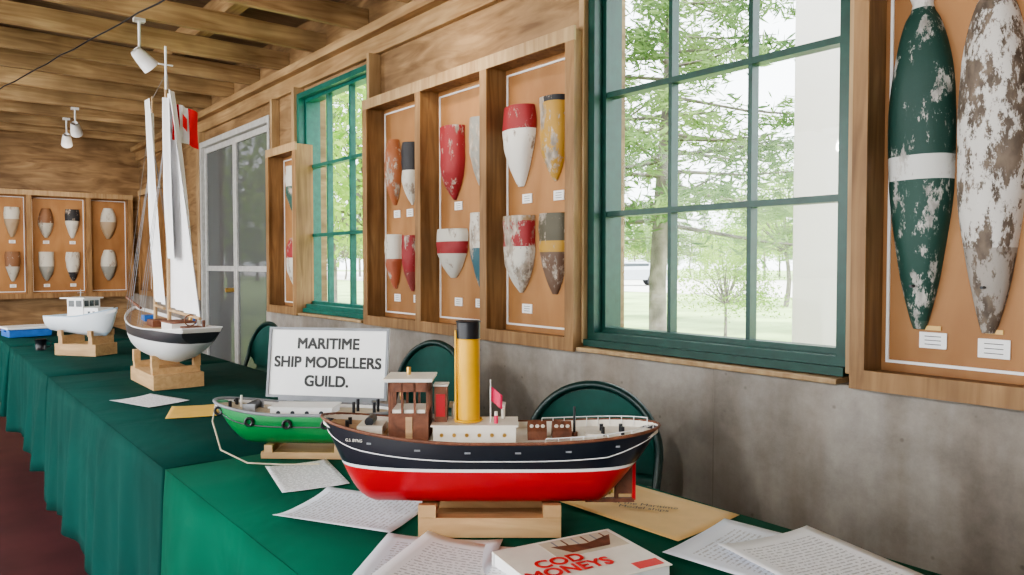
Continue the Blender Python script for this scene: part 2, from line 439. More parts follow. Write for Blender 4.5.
# ---------------------------------------------------------------- display cases
def case(name, W, H, posts, loc, rz, depth=.12, labels=(), pt=.04):
    b = MB()
    b.box(0, W, depth-.012, depth-.002, 0, H, 'plywarm')
    b.box(-.0, W, 0, depth-.012, -.0, .035, 'case'); b.box(0, W, 0, depth-.012, H-.035, H, 'case')
    b.box(-.006, W+.006, -.012, .0, -.01, .045, 'case'); b.box(-.006, W+.006, -.012, .0, H-.045, H+.012, 'pine')
    for p in posts:
        b.box(p, p+pt, 0, depth-.012, .035, H-.035, 'case'); b.box(p-.006, p+pt+.006, -.0115, 0, .045, H-.045, 'case')
    for i in range(len(posts)-1):
        xa, xb = posts[i]+pt, posts[i+1]
        yb = depth-.018
        b.box(xa+.014, xa+.022, yb, yb+.006, .06, H-.06, 'cardw'); b.box(xb-.022, xb-.014, yb, yb+.006, .06, H-.06, 'cardw')
        b.box(xa+.022, xb-.022, yb, yb+.006, H-.068, H-.06, 'cardw'); b.box(xa+.022, xb-.022, yb, yb+.006, .06, .068, 'cardw')
    for (x, z, w, h) in labels:
        b.box(x-w/2, x+w/2, depth-.017, depth-.012, z-h/2, z+h/2, 'cardw')
        for q in (.25, .0, -.25):
            b.box(x-w*.30, x+w*.30, depth-.0176, depth-.017, z+q*h-.0010, z+q*h+.0010, 'ink')
    return b.obj(name, loc, rz, bevel=.002)

def half_hull(H, w, t, kind, mat, name, loc, rz, jit=.03):
    b = MB(); n = 48; m = 14; vs = []; fs = []
    sd = loc[1]*7.3+loc[2]*3.1+loc[0]*1.7
    def hw(v):
        if kind == 'shield': return w/2*(math.sin(PI/2*min(1, .06+v*1.15))**.75)*(1-.10*max(0, (v-.75)/.25)**2)
        if kind == 'blunt': return w/2*(max(0, .10+.9*(1-(1-min(1, v*1.6))**2.2)))
        if kind == 'slim': return w/2*(math.sin(PI*(.04+.80*v))**.8)
        if kind == 'leaf':
            q = v/.88
            if q < .60: return w/2*(.18+.82*math.sin(PI/2*q/.60)**.85)
            if q < 1: return w/2*(.26+.74*max(0, math.cos(PI/2*(q-.60)/.40))**.52)
            return w/2*(.26+.50*((v-.88)/.12)**1.2)
    for i in range(n+1):
        v = i/n; h = max(.004, hw(v)); tt = t*min(1, h/(w/2)*1.15)
        e1 = 1+jit*noise.noise(Vector((v*5, sd, 0)))*2; e2 = 1+jit*noise.noise(Vector((v*5, sd, 9)))*2
        c0 = jit*.25*w*math.sin(v*4+sd)
        for j in range(m+1):
            a = PI*j/m; ca = math.cos(a)
            lump = 1+.10*noise.noise(Vector((v*7, a*1.5, sd)))
            vs.append((c0+h*ca*(e1 if ca > 0 else e2), -max(.0, tt*lump*math.sin(a)**.8 if 0 < j < m else 0)-.002, v*H))
    for i in range(n):
        for j in range(m):
            fs.append((i*(m+1)+j, i*(m+1)+j+1, (i+1)*(m+1)+j+1, (i+1)*(m+1)+j))
        fs.append((i*(m+1)+m, i*(m+1), (i+1)*(m+1), (i+1)*(m+1)+m))
    fs.append(list(range(m+1))); fs.append([n*(m+1)+j for j in range(m+1)][::-1])
    b.add(vs, fs, mat, True)
    if kind == 'leaf':
        b.cyl((0, -t*.90, H*.12), (0, -t*.3, H*.12), .004, 'black')
    o = b.obj(name, loc, rz)
    o.data.set_sharp_from_angle(angle=math.radians(50))
    return o

RZ = -PI/2
PXF = 2.08
PANEL = PXF+.12-.0125
RED = (.30, .025, .03); WHT = (.60, .58, .52); BLK = (.03, .03, .035); YEL = (.46, .27, .05); GRN = (.03, .10, .08)
BRN = (.22, .09, .04); ORG = (.34, .12, .05); BLU = (.04, .12, .15); GRY = (.30, .30, .27)
def hm(tag, bands, H, wear=.44, under=(.42, .36, .30)): return banded("worn_paint_"+tag, bands, H, wear, .6, under=under)

case("hull_display_case", 1.755, 1.28, [0, .575, 1.14, 1.715], (PXF, 3.90, .878), RZ,
     labels=[(.19, .63, .065, .042), (.19, .15, .065, .042), (.33, .63, .065, .042), (.40, .15, .065, .042), (.80, .64, .065, .042), (.98, .15, .065, .042),
             (.80, .15, .065, .042), (1.34, .64, .065, .042), (1.34, .14, .068, .042), (1.55, .64, .065, .042)])
hulls = [
 (.175, 1.56, .37, .13, .06, 'slim', [(0, ORG)], .46), (.36, 1.55, .34, .12, .06, 'blunt', [(0, WHT), (.55, BLK)], .43),
 (.175, 1.08, .31, .14, .06, 'shield', [(0, (.36, .10, .05)), (.55, WHT)], .44), (.36, 1.07, .31, .13, .06, 'shield', [(0, (.25, .05, .045)), (.35, RED)], .44),
 (.77, 1.55, .37, .17, .07, 'blunt', [(0, RED)], .45), (1.0, 1.60, .33, .14, .06, 'shield', [(0, GRY)], .46),
 (.76, 1.15, .25, .25, .07, 'shield', [(0, WHT), (.50, RED), (.74, WHT)], .42), (1.01, 1.09, .38, .15, .06, 'shield', [(0, BLU), (.55, WHT)], .44),
 (1.30, 1.575, .36, .20, .07, 'shield', [(0, (.72, .70, .66)), (.70, RED)], .40), (1.53, 1.58, .36, .15, .06, 'blunt', [(0, YEL), (.93, BLK)], .47),
 (1.30, 1.09, .35, .19, .07, 'blunt', [(0, WHT), (.60, RED), (.93, (.3, .2, .1))], .49), (1.53, 1.09, .35, .17, .06, 'shield', [(0, (.16, .10, .07)), (.52, YEL), (.66, (.10, .09, .06))], .44),
]
i = 0
for (x, z0, H, w, t, kd, bands, wr) in hulls:
    i += 1
    half_hull(H, w, t, kd, hm(str(i), bands, H, wr), "half_hull_model", (PANEL, 3.90-x, z0), RZ)

case("hull_display_case", .53, 1.17, [0, .49], (PXF, 5.40, .878), RZ, labels=[(.26, .1, .05, .03), (.26, .6, .05, .03)])
half_hull(.36, .2, .07, 'shield', hm("s1", [(0, GRN), (.6, WHT)], .36), "half_hull_model", (PANEL, 5.12, 1.56), RZ)
half_hull(.36, .2, .07, 'slim', hm("s2", [(0, WHT), (.6, RED)], .36), "half_hull_model", (PANEL, 5.12, 1.05), RZ)
case("hull_display_case", .60, 1.17, [0, .56], (PXF, 9.3, .878), RZ, labels=[(.3, .1, .05, .03)])
half_hull(.5, .16, .07, 'leaf', hm("f1", [(0, WHT)], .5, .47), "half_hull_model", (PANEL, 8.95, 1.47), RZ)
half_hull(.35, .18, .07, 'shield', hm("f2", [(0, GRY)], .35, .45), "half_hull_model", (PANEL, 8.95, 1.05), RZ)

case("hull_display_case", .95, 1.30, [0, .91], (PXF, 1.008, .878), RZ,
     labels=[(.170, .132, .070, .044), (.318, .122, .074, .050)], pt=.030)
b = MB()
for x in (.170, .318):
    b.box(x-.02, x+.02, .1035, .108, .160, .172, 'manila')
b.obj("name_tag", (PXF, 1.008, .878), RZ)
half_hull(1.0, .170, .070, 'leaf', banded("worn_green_white", [(0, (.05, .09, .07)), (.02, (.012, .058, .043)), (.41, (.60, .60, .58)), (.475, (.010, .050, .038)), (.88, (.60, .58, .55))], 1.0, .44, .6, under=(.46, .44, .41), nscale=17),
          "weathered_hull_carving", (PANEL, .875, 1.04), RZ, .05)
half_hull(1.0, .168, .070, 'leaf', banded("worn_brown_white", [(0, (.34, .31, .28)), (.22, (.60, .58, .55))], 1.0, .505, .7, under=(.15, .115, .088), nscale=17),
          "weathered_hull_carving", (PANEL, .702, 1.04), RZ, .06)

posts = [0, .58, 1.16, 1.74, 2.32, 2.76]
lab = []
for i in range(4):
    for dx in (.17, .43):
        lab += [(.58*i+dx+.02, .62, .06, .035), (.58*i+dx+.02, .13, .06, .035)]
case("hull_display_case", 2.80, 1.18, posts, (-.70, YF-.122, .85), 0, labels=lab)
cols = [[(0, WHT), (.6, BLK)], [(0, GRY), (.5, WHT)], [(0, (.5, .48, .42)), (.5, (.25, .12, .06))], [(0, (.4, .3, .2)), (.6, WHT)], [(0, WHT), (.7, BLU)], [(0, BLK), (.3, WHT)]]
cm = [hm("w%d" % i, c, .33, .42) for i, c in enumerate(cols)]
kk = 0
kinds = ['shield', 'slim', 'blunt', 'shield']
for i in range(4):
    for dx in (.17, .43):
        for z0 in (1.52, 1.03):
            kk += 1
            half_hull(.33, .15, .06, kinds[kk % 4], cm[(kk*5+i) % 6], "half_hull_model", (-.70+.58*i+dx+.02, YF-.016, z0), 0)
for z0 in (1.52, 1.03):
    half_hull(.36, .17, .06, 'slim', cm[3 if z0 > 1.2 else 1], "half_hull_model", (-.70+2.56, YF-.016, z0), 0)

# ---------------------------------------------------------------- tables + cloths
TX0, TX1, TZ = .45, 1.20, .75
def table(y0, y1, drop, mat, seed, cz=0.0):
    b = MB()
    b.box(TX0+.02, TX1-.02, y0+.02, y1-.02, TZ-.035, TZ-.006, 'offw')
    for yy in (y0+.3, y1-.3):
        for xx in (TX0+.22, TX1-.08):
            b.cyl((xx, yy, 0), (xx, yy, TZ-.035), .014, 'frame')
        b.cyl((TX0+.22, yy, .3), (TX1-.08, yy, .3), .01, 'frame')
    b.obj("folding_table")
    rnd = random.Random(seed)
    b = MB()
    per = []
    st = .0125
    def seg(ax, ay, bx, by):
        L = math.hypot(bx-ax, by-ay); n = int(L/st)
        for i in range(n): per.append((ax+(bx-ax)*i/n, ay+(by-ay)*i/n))
    seg(TX0, y0, TX1, y0); seg(TX1, y0, TX1, y1); seg(TX1, y1, TX0, y1); seg(TX0, y1, TX0, y0)
    N = len(per)
    ph = [rnd.uniform(0, 6.28) for _ in range(6)]; fr = [3, 5, 8, 13, 21, 34]
    K = 9; vs = []; fs = []
    for q in range(K+1):
        v = q/K
        for i, (x, y) in enumerate(per):
            nx = -1 if abs(x-TX0) < 1e-6 else (1 if abs(x-TX1) < 1e-6 else 0)
            ny = -1 if abs(y-y0) < 1e-6 else (1 if abs(y-y1) < 1e-6 else 0)
            l = math.hypot(nx, ny) or 1; nx /= l; ny /= l
            amp = .15 if (ny != 0 and nx == 0) else 1
            u = 2*PI*i/N
            f = sum(math.sin(fr[k]*u+ph[k]+v*.6)*(1, .9, .8, .9, .7, .5)[k] for k in range(6))/2.6
            off = .003+(v**.8)*(.020+.026*f)*amp if v > 0 else 0
            dz = drop*v*(1+.05*math.sin(5*u+ph[1]))
            z = TZ+cz-dz if q else TZ+cz
            vs.append((x+nx*off, y+ny*max(0, off)*.3, z-(.004 if q else 0)))
    for q in range(K):
        for i in range(N):
            j = (i+1) % N
            fs.append((q*N+i, q*N+j, (q+1)*N+j, (q+1)*N+i))
    b.add(vs, fs, mat, True)
    b.grid(lambda u, v: (TX0+(TX1-TX0)*u, y0+(y1-y0)*v, TZ+cz+.0), 4, 8, mat, True)
    o = b.obj("green_tablecloth")
    s = o.modifiers.new("thick", 'SOLIDIFY'); s.thickness = .0015; s.offset = -1
    return o
table(.02, 1.80, .62, 'clothA', 1, .001)
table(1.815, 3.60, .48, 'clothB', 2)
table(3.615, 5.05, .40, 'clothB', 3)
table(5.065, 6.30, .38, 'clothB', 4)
TS = TZ+.002

# ---------------------------------------------------------------- papers
def sheet(name, cx, cy, w, h, rz, mat, z=0.0, curl=.0):
    b = MB()
    b.grid(lambda u, v: ((u-.5)*w, (v-.5)*h, .0008+curl*(abs(u-.5)*2)**3*(.4+.6*v)), 12, 12, mat)
    o = b.obj(name, (cx, cy, TS+z), math.radians(rz))
    s = o.modifiers.new("t", 'SOLIDIFY'); s.thickness = .0006; s.offset = 1
    return o
sheet("printed_paper_sheet", .675, 1.545, .14, .215, -12, 'paper', curl=.003)
sheet("printed_paper_sheet", .650, 1.262, .18, .24, 32, 'paper2', curl=.008)
sheet("printed_paper_sheet", .60, .945, .20, .27, -48, 'paper2', curl=.005)
sheet("printed_paper_sheet", .615, .905, .20, .27, -60, 'paper', z=.002, curl=.010)
sheet("printed_paper_sheet", 1.06, .635, .215, .28, 8, 'paper2', z=.0, curl=.003)
sheet("printed_paper_sheet", 1.085, .56, .20, .27, -14, 'paper', z=.0025, curl=.006)
sheet("printed_paper_sheet", .634, 2.73, .15, .22, 20, 'paper', curl=.004)
e = sheet("manila_envelope", 1.085, .925, .195, .29, 3, 'manila', z=.0, curl=.003)
sheet("yellow_envelope", .70, 2.45, .15, .20, -20, 'yellowenv', curl=.002)
text("handwriting", "at the Maritime\nModel ships", .020, 'ink', (.0, .0, .0042), (0, 0, math.radians(-62)), e, ext=.0)
b = MB()
bw, bh, bt = .215, .165, .026
b.box(-bw/2, bw/2, -bh/2, bh/2, .0, .0015, 'white'); b.box(-bw/2, bw/2, -bh/2, bh/2, bt-.0015, bt, 'cream')
b.box(-bw/2, bw/2, bh/2-.002, bh/2, .0015, bt-.0015, 'white')
b.box(-bw/2+.003, bw/2-.003, -bh/2+.003, bh/2-.003, .002, bt-.002, 'cardw')
b.box(-.03, .100, .012, .076, bt, bt+.0003, 'rope')
b.add([(-.02, .055, bt+.0006), (.0, .022, bt+.0006), (.07, .022, bt+.0006), (.094, .060, bt+.0006), (.04, .044, bt+.0006)], [(0, 1, 2, 3, 4)], 'mahog')
for q in range(6): b.box(-.01+.018*q, -.007+.018*q, .045+.003*abs(q-2), .072, bt+.0003, bt+.0006, ('frame', 'mahog')[q % 2])
b.box(.055, .10, -.074, -.052, bt, bt+.0004, 'inkred')
bk = b.obj("paperback_book", (.775, .785, TS+.001), math.radians(-12))
text("title", "COD\nMONEYS", .036, 'inkred', (-.035, -.014, bt+.0012), (0, 0, 0), bk, ext=.0002, spacing=.85, heavy=.0008)

# ---------------------------------------------------------------- boats
def hull(b, L, hb, kz, sz, mat, deckmat, drop, railmat, n=44, m=10, brake=.0, srake=.0, full=2.5, inner='white', rail_r=.003, stripe=None, bz=.22):
    def P(s, v, side):
        z = kz(s)+(sz(s)-kz(s))*v
        y = hb(s)*(1-(1-v)**full)**.55*side if v > 0 else 0
        x = -L/2+L*s
        x += brake*(1-v)*max(0, 1-s/bz)**1.3
        x -= srake*(1-v)*max(0, (s-.75)/.25)
        return (x, y, z)
    vs = []; fs = []; R = 2*m+1
    for i in range(n+1):
        s = i/n; s = .5-.5*math.cos(PI*s)
        for j in range(-m, m+1):
            v = abs(j)/m; vs.append(P(s, v, 1 if j > 0 else -1))
    for i in range(n):
        for j in range(R-1):
            fs.append((i*R+j, (i+1)*R+j, (i+1)*R+j+1, i*R+j+1))
    fs.append([j for j in range(R)]); fs.append([n*R+j for j in range(R)][::-1])
    b.add(vs, fs, mat, True)
    vs = []
    for i in range(n+1):
        s = .5-.5*math.cos(PI*i/n)
        y = hb(s)*.965; yd = max(0, hb(s)*.95)
        x = (-L/2+L*s)*.992
        z = sz(s)
        vs += [(x, -y, z), (x, -yd, z-drop), (x, -yd*.5, z-drop+.001), (x, 0, z-drop+.002), (x, yd*.5, z-drop+.001), (x, yd, z-drop), (x, y, z)]
    fi = []; fd = []
    for i in range(n):
        a = i*7; c = (i+1)*7
        fi += [(a, a+1, c+1, c), (a+5, a+6, c+6, c+5)]
        for k in range(1, 5): fd.append((a+k, a+k+1, c+k+1, c+k))
    b.add(vs, fi, inner, True); b.add(vs, fd, deckmat, True)
    ss = [.5-.5*math.cos(PI*i/30) for i in range(31)]
    pts = [P(s, 1, -1) for s in ss]+[P(s, 1, 1) for s in ss[::-1][1:-1]]
    b.tube(pts, rail_r, railmat, 6, closed=True)
    if stripe:
        for sd in (-1, 1):
            b.tube([P(s, stripe[0], sd) for s in ss], stripe[1], stripe[2], 6)
    return P

def clampf(x): return max(0, x)

# --- steam tug in foreground
b = MB()
tugmat = banded("tug_hull_paint", [(0, (.43, .004, .012)), (.585, (.78, .78, .78)), (.612, (.008, .010, .018))], .2, 0, .28)
Lt = .605
hbt = lambda s: .090*max(0, 1-abs(2*s-1)**(3.0 if s < .5 else 4.0))**.58+.0005
kzt = lambda s: .042+.060*clampf((.13-s)/.13)**2+.090*clampf((s-.84)/.16)**1.0
szt = lambda s: .166+.030*clampf((.45-s)/.45)**1.8+.014*clampf((s-.6)/.4)**1.6
P = hull(b, Lt, hbt, kzt, szt, tugmat, 'cream', .012, 'mahog', brake=.045, srake=.03, inner='cream', rail_r=.0028, stripe=(.76, .0011, 'white'), bz=.3, full=3.0)
b.box(.228, .258, -.003, .003, .055, .110, 'mahog'); b.cyl((.226, 0, .042), (.226, 0, .14), .004, 'mahog')
b.box(.17, .258, -.004, .004, .040, .047, 'mahog'); b.box(.254, .260, -.004, .004, .044, .112, 'red')
for a in range(4):
    q = a*PI/2+.4; b.box(.212, .216, .022*math.cos(q)-.008, .022*math.cos(q)+.008, .085+.022*math.sin(q)-.012, .085+.022*math.sin(q)+.012, 'brass')
b.cyl((.19, 0, .085), (.22, 0, .085), .005, 'brass')
vs = []
for k in range(9):
    s = .02+.022*k; hh = hbt(s)*.9; xx = (-Lt/2+Lt*s)*.992; vs += [(xx, -hh, szt(s)-.0095), (xx, hh, szt(s)-.0095)]
b.add(vs, [(2*k, 2*k+2, 2*k+3, 2*k+1) for k in range(8)], 'deck')
x0, x1, y0, y1, z0, z1 = -.178, -.108, -.034, .034, .150, .262
b.box(x0, x1, y0, y1, z0, .206, 'mahog')
for xx in (x0, x0+.022, x1-.026, x1-.004):
    for yy in (y0, y1-.004): b.box(xx, xx+.004, yy, yy+.004, .206, z1, 'mahog')
for yy in (-.012, .010):
    for xx in (x0, x1-.004): b.box(xx, xx+.004, yy, yy+.004, .206, z1, 'mahog')
b.box(x0, x1, y0, y1, .244, z1, 'mahog')
b.box(x0+.006, x1-.006, y0+.004, y1-.004, .206, .212, 'cream')
b.cyl((x0+.02, 0, .206), (x0+.02, 0, .232), .002, 'brass', 8)
b.tube([(x0+.018, .010*math.cos(a*PI/6), .234+.010*math.sin(a*PI/6)) for a in range(12)], .0014, 'brass', 6, True)
b.box(x0+.030, x1-.028, y0-.0015, y0, .162, .20, 'deck')
b.box(x0-.007, x1+.007, y0-.007, y1+.007, z1, z1+.004, 'offw')
b.box(x0-.008, x1+.008, y0-.008, y1+.008, z1+.0035, z1+.0060, 'cream')
b.cyl((x0+.03, .01, z1), (x0+.03, .01, z1+.020), .004, 'brass', 10)
b.box(-.235, -.19, -.028, .028, .168, .182, 'cream')
b.box(-.100, .045, -.034, .034, .148, .183, 'cream'); b.box(-.104, .049, -.038, .038, .183, .186, 'cream')
for i in range(6):
    b.cyl((-.085+.022*i, -.0350, .168), (-.085+.022*i, -.0335, .168), .0036, 'brass', 12)
b.box(-.100, -.078, -.010, .020, .186, .250, 'mahog')
b.box(-.102, -.076, -.012, .022, .250, .253, 'offw')
b.box(-.097, -.081, -.0112, -.010, .196, .236, 'red')
fx = -.040
b.cyl((fx, 0, .186), (fx, 0, .335), .0205, 'yellow', 28); b.cyl((fx, 0, .335), (fx, 0, .365), .0210, 'black', 28)
b.tube([(fx+.0210*math.cos(a*PI/12), .0210*math.sin(a*PI/12), .334) for a in range(24)], .0010, 'yellow', 6, True)
b.tube([(fx+.0215*math.cos(a*PI/12), .0215*math.sin(a*PI/12), .365) for a in range(24)], .0014, 'black', 6, True)
b.tube([(fx+.024*math.cos(a*PI/12), .024*math.sin(a*PI/12), .189) for a in range(24)], .002, 'yellow', 6, True)
b.cyl((fx-.022, -.010, .186), (fx-.022, -.010, .350), .0020, 'yellow', 8)
b.cyl((.0, -.01, .186), (.0, -.01, .262), .0012, 'white', 8)
b.grid(lambda u, v: (.001+.020*u, -.01+.003*math.sin(6*u), .224+.026*v-.016*u), 8, 4, 'pink')
b.cyl((.010, -.02, .186), (.010, -.02, .20), .0035, 'pink', 8); b.cyl((.010, -.02, .20), (.010, -.02, .207), .003, 'cream', 8)
for xx in (-.068, .022):
    b.cyl((xx, .022, .186), (xx, .022, .210), .004, 'cream', 10); b.cyl((xx-.008, .022, .212), (xx+.004, .022, .210), .006, 'cream', 12)
for xx in (.066, .110):
    b.box(xx, xx+.034, -.020, .020, .146, .172, 'mahog')
    vs = [(xx, -.022, .172), (xx+.034, -.022, .172), (xx+.034, .022, .172), (xx, .022, .172), (xx, 0, .186), (xx+.034, 0, .186)]
    b.add(vs, [(0, 1, 5, 4), (2, 3, 4, 5), (0, 4, 3), (1, 2, 5)], 'mahog')
    for k in range(3):
        b.cyl((xx+.007+.010*k, -.0125, .1785), (xx+.007+.010*k, -.0135, .1805), .0036, 'cream', 10)
b.cyl((.150, 0, .146), (.150, 0, .212), .0022, 'black', 8); b.cyl((.150, 0, .146), (.150, 0, .166), .006, 'mahog', 10)
for xx in (-.255, .20, .235):
    for yy in (-.012, .012): b.cyl((xx, yy, .15), (xx, yy, .190 if xx < 0 else .178), .0035, 'black', 10)
b.cyl((-.215, -.018, .188), (-.215, .018, .188), .008, 'black', 14)
b.box(.17, .20, -.016, .016, .146, .166, 'cream')
for sd in (-1, 1):
    pts = []
    for i in range(10):
        s = .66+.32*i/9; p = P(s, 1, sd); q = (p[0]*.985, p[1]*.94, p[2]+.007); pts.append(q)
        b.cyl((q[0], q[1], p[2]-.011), q, .0008, 'white', 6)
    b.tube(pts, .0010, 'white', 6)
for i in range(6):
    s = .16+.14*i; p = P(s, .88, -1); b.box(p[0]-.005, p[0]+.005, p[1]-.0006, p[1]+.003, p[2]-.002, p[2]+.001, 'frame')
b.box(-.122, .122, -.070, -.050, .0, .034, 'block'); b.box(-.122, .122, .050, .070, .0, .034, 'block')
b.box(-.122, .122, -.050, .050, .0, .012, 'block')
for xx in (-.122, .092):
    b.box(xx, xx+.030, -.070, .070, .0345, .042, 'block')
    for sd in (-1, 1): b.box(xx, xx+.030, sd*.064-.006, sd*.064+.006, .042, .056, 'block')
tug = b.obj("steam_tugboat_model", (.806, 1.045, TS+.001), math.radians(-39.3))
tug.data.set_sharp_from_angle(angle=math.radians(40))
text("bow_name", "G.S. BYNG", .007, 'cream', (-.232, -.065, .166), (math.radians(84), 0, math.radians(-17)), tug)

# --- green workboat
b = MB()
gm = banded("workboat_hull_paint", [(0, (.03, .03, .03)), (.02, (.012, .19, .05)), (.74, (.015, .24, .07))], .13, 0, .3)
Lg = .46
hbg = lambda s: .078*max(0, 1-abs(2*s-1)**3.2)**.55+.001
kzg = lambda s: .028+.07*clampf((.25-s)/.25)**2+.03*clampf((s-.8)/.2)
szg = lambda s: .112+.022*clampf((.4-s)/.4)**1.5
P = hull(b, Lg, hbg, kzg, szg, gm, 'rope', .010, 'frame', brake=.03, srake=.03, inner='white', rail_r=.0040, stripe=(.66, .002, 'black'))
for i in range(5):
    s = .05+.20*i
    for sd in (-1, 1):
        p = P(s, .8, sd)
        b.tube([(p[0]+.009*math.cos(a*PI/6), p[1]+sd*.004, p[2]-.004+.009*math.sin(a*PI/6)) for a in range(12)], .0035, 'black', 6, True)
b.box(-.08, .07, -.035, .035, .095, .120, 'white'); b.box(-.084, .074, -.039, .039, .120, .123, 'offw')
for q in range(4): b.cyl((-.06+.035*q, -.037, .109), (-.06+.035*q, -.034, .109), .005, 'dkglass', 12)
b.cyl((-.135, -.025, .120), (-.135, .025, .120), .011, 'black', 14); b.box(-.15, -.12, -.03, -.025, .100, .128, 'grey'); b.box(-.15, -.12, .025, .03, .100, .128, 'grey')
for xx in (-.185, .12, .17):
    for yy in (-.02, .02): b.cyl((xx, yy, .10), (xx, yy, .134), .004, 'black', 10)
b.cyl((-.165, 0, .11), (-.165, 0, .145), .003, 'cream', 8)
b.tube([(-.225, -.01, .125), (-.215, -.05, .09), (-.18, -.085, .03), (-.11, -.10, .004), (-.02, -.11, .004), (.06, -.10, .004)], .0020, 'rope', 6)
b.box(-.10, .11, -.045, .045, 0, .016, 'block')
for xx in (-.09, .08): b.box(xx, xx+.02, -.05, .05, .016, .034, 'block')
o = b.obj("green_workboat_model", (.755, 1.715, TS+.001), math.radians(-42))
o.data.set_sharp_from_angle(angle=math.radians(40))

# --- sign on its low easel
b = MB()
sw, sh, sb = .362, .200, .088
b.box(-sw/2, sw/2, 0, .004, sb, sb+sh, 'cardw')
b.box(-sw/2, sw/2, -.004, 0, sb, sb+.007, 'frame'); b.box(-sw/2, sw/2, -.004, 0, sb+sh-.007, sb+sh, 'frame')
b.box(-sw/2, -sw/2+.007, -.004, 0, sb+.007, sb+sh-.007, 'frame'); b.box(sw/2-.007, sw/2, -.004, 0, sb+.007, sb+sh-.007, 'frame')
for x in (-.12, .10): b.box(x, x+.018, .004, .012, 0.002, sb+sh*.8, 'frame')
b.box(-.14, .14, -.008, .004, sb-.008, sb, 'frame')
sg = b.obj("guild_sign_board", (.897, 1.93, TS+.002), math.radians(-50))
sg.rotation_euler = (math.radians(-8), 0, math.radians(-50))
leg = MB(); leg.box(-.012, .012, 0, .006, 0, .262, 'frame'); lo = leg.obj("easel_leg", (0, .012, .256), 0, parent=sg); lo.rotation_euler = (math.radians(180+22), 0, 0)
for i, t in enumerate(("MARITIME", "SHIP MODELLERS", "GUILD.")):
    text("lettering_%d" % (i+1), t, .0425, 'ink', (0, -.0006, sb+.153-.053*i), (PI/2, 0, 0), sg, ext=.0004, heavy=.0013)

# --- schooner
b = MB()
sm = banded("schooner_hull_paint", [(0, (.78, .78, .78)), (.76, (.03, .03, .035)), (.92, (.6, .6, .58))], .25, 0, .35)
Ls = .98
hbs = lambda s: (.115*max(0, 1-abs((s-.56)/.56 if s < .56 else (s-.56)/.60)**2.2)**.8)+.001
kzs = lambda s: .095+.10*clampf((.35-s)/.35)**1.6+.090*clampf((s-.66)/.34)**1.4
szs = lambda s: .228+.05*clampf((.5-s)/.5)**1.6+.02*clampf((s-.6)/.4)**1.6
P = hull(b, Ls, hbs, kzs, szs, sm, 'deck', .012, 'white', brake=.06, srake=.05, full=2.4, inner='white', rail_r=.0025)
b.box(.12, .26, -.04, .04, .215, .25, 'white'); b.box(.115, .265, -.045, .045, .25, .255, 'mahog')
b.box(-.12, -.03, -.035, .035, .215, .245, 'mahog'); b.box(.33, .39, -.03, .03, .215, .245, 'mahog')
b.box(-.26, -.2, -.025, .025, .23, .255, 'bluebin')
b.tube([(.35+.0, .02*math.cos(a*PI/6), .266+.02*math.sin(a*PI/6)) for a in range(12)], .002, 'mahog', 6, True)
for k in range(4):
    b.cyl((.05+.09*k, .085-.01*k, .235), (.05+.09*k, .085-.01*k, .262), .006, ('brass', 'bluebin', 'cream', 'mahog')[k], 10)
b.cyl((-.38, 0, .277), (-.64, 0, .315), .006, 'mahog', 8)
xm, xf = .075, -.13
b.cyl((xm, 0, .2), (xm, 0, 1.14), .008, 'pine', 10, r1=.006); b.cyl((xf, 0, .2), (xf, 0, 1.15), .008, 'pine', 10, r1=.004)
b.cyl((xm, -.026, 1.235), (xm, .026, 1.235), .0035, 'white', 6); b.cyl((xm, 0, 1.14), (xm, 0, 1.305), .0045, 'white', 8)
b.cyl((xm, 0, .29), (.42, .015, .275), .006, 'pine', 8); b.cyl((xf, 0, .30), (xm-.03, -.01, .295), .006, 'pine', 8)
def sail(x_l, z0, z1, xb, yb, xt, zt, yt, amp, ph):
    def fn(u, v):
        w_ = (1-v)**.9
        xe = x_l+(xb-x_l)*w_+(xt-x_l)*(1-w_)
        ye = yb*w_+yt*(1-w_)
        x = x_l+(xe-x_l)*u; z = z0+(z1-z0)*v+(zt-z1)*u*v-.02*u*(1-v)
        y = ye*u+amp*math.sin(PI*u)*(.45+.55*math.sin(PI*v))+.010*math.sin(9*u+ph+2*v)*u+.007*math.sin(19*u+ph+v)*(1-v*.4)
        return (x, y+.002, z)
    b.grid(fn, 24, 32, 'sail')
sail(xm+.006, .30, 1.12, .40, .012, xm+.06, 1.13, .0, .018, .3)
sail(xm+.010, .50, 1.10, .22, -.014, xm+.05, 1.10, -.010, -.022, 2.2)
sail(xf+.006, .33, 1.08, xm-.012, -.010, xf+.06, 1.13, -.030, -.026, 1.7)
R = .0008
for (p, q) in [((xf, 0, 1.14), (-.64, 0, .315)), ((xf, 0, .95), (-.52, 0, .30)), ((xm, 0, 1.2), (xf, 0, 1.14)), ((xm, 0, 1.24), (.49, 0, .25))]:
    b.cyl(p, q, R, 'frame', 5)
for xx, zt in ((xm, 1.0), (xf, .95)):
    for sd in (-1, 1):
        for k in (-.04, .0, .04):
            b.cyl((xx, 0, zt), (xx+k, sd*.105, .235), R, 'frame', 5)
fz = lambda v, u: 1.085-.14*v-.02*u
b.grid(lambda u, v: (xm+.052+.01*math.sin(6*u+3*v), .006+.026*u, fz(v, u*.3)), 4, 6, 'flagred')
b.grid(lambda u, v: (xm+.052+.01*math.sin(6+6*u+3*v), .032+.034*u, fz(v, .3+.5*u)), 6, 6, 'white')
b.grid(lambda u, v: (xm+.052+.01*math.sin(12+4*u+3*v), .066+.036*u, fz(v, .8+.7*u)), 6, 6, 'flagred')
b.grid(lambda u, v: (xm+.070, .040+.016*u, fz(.3+.35*v, u)), 3, 3, 'flagred')
b.cyl((xm, 0, 1.09), (xm+.052, .104, 1.052), .0014, 'pine', 5)
b.box(-.16, .20, -.09, .09, 0, .055, 'block')
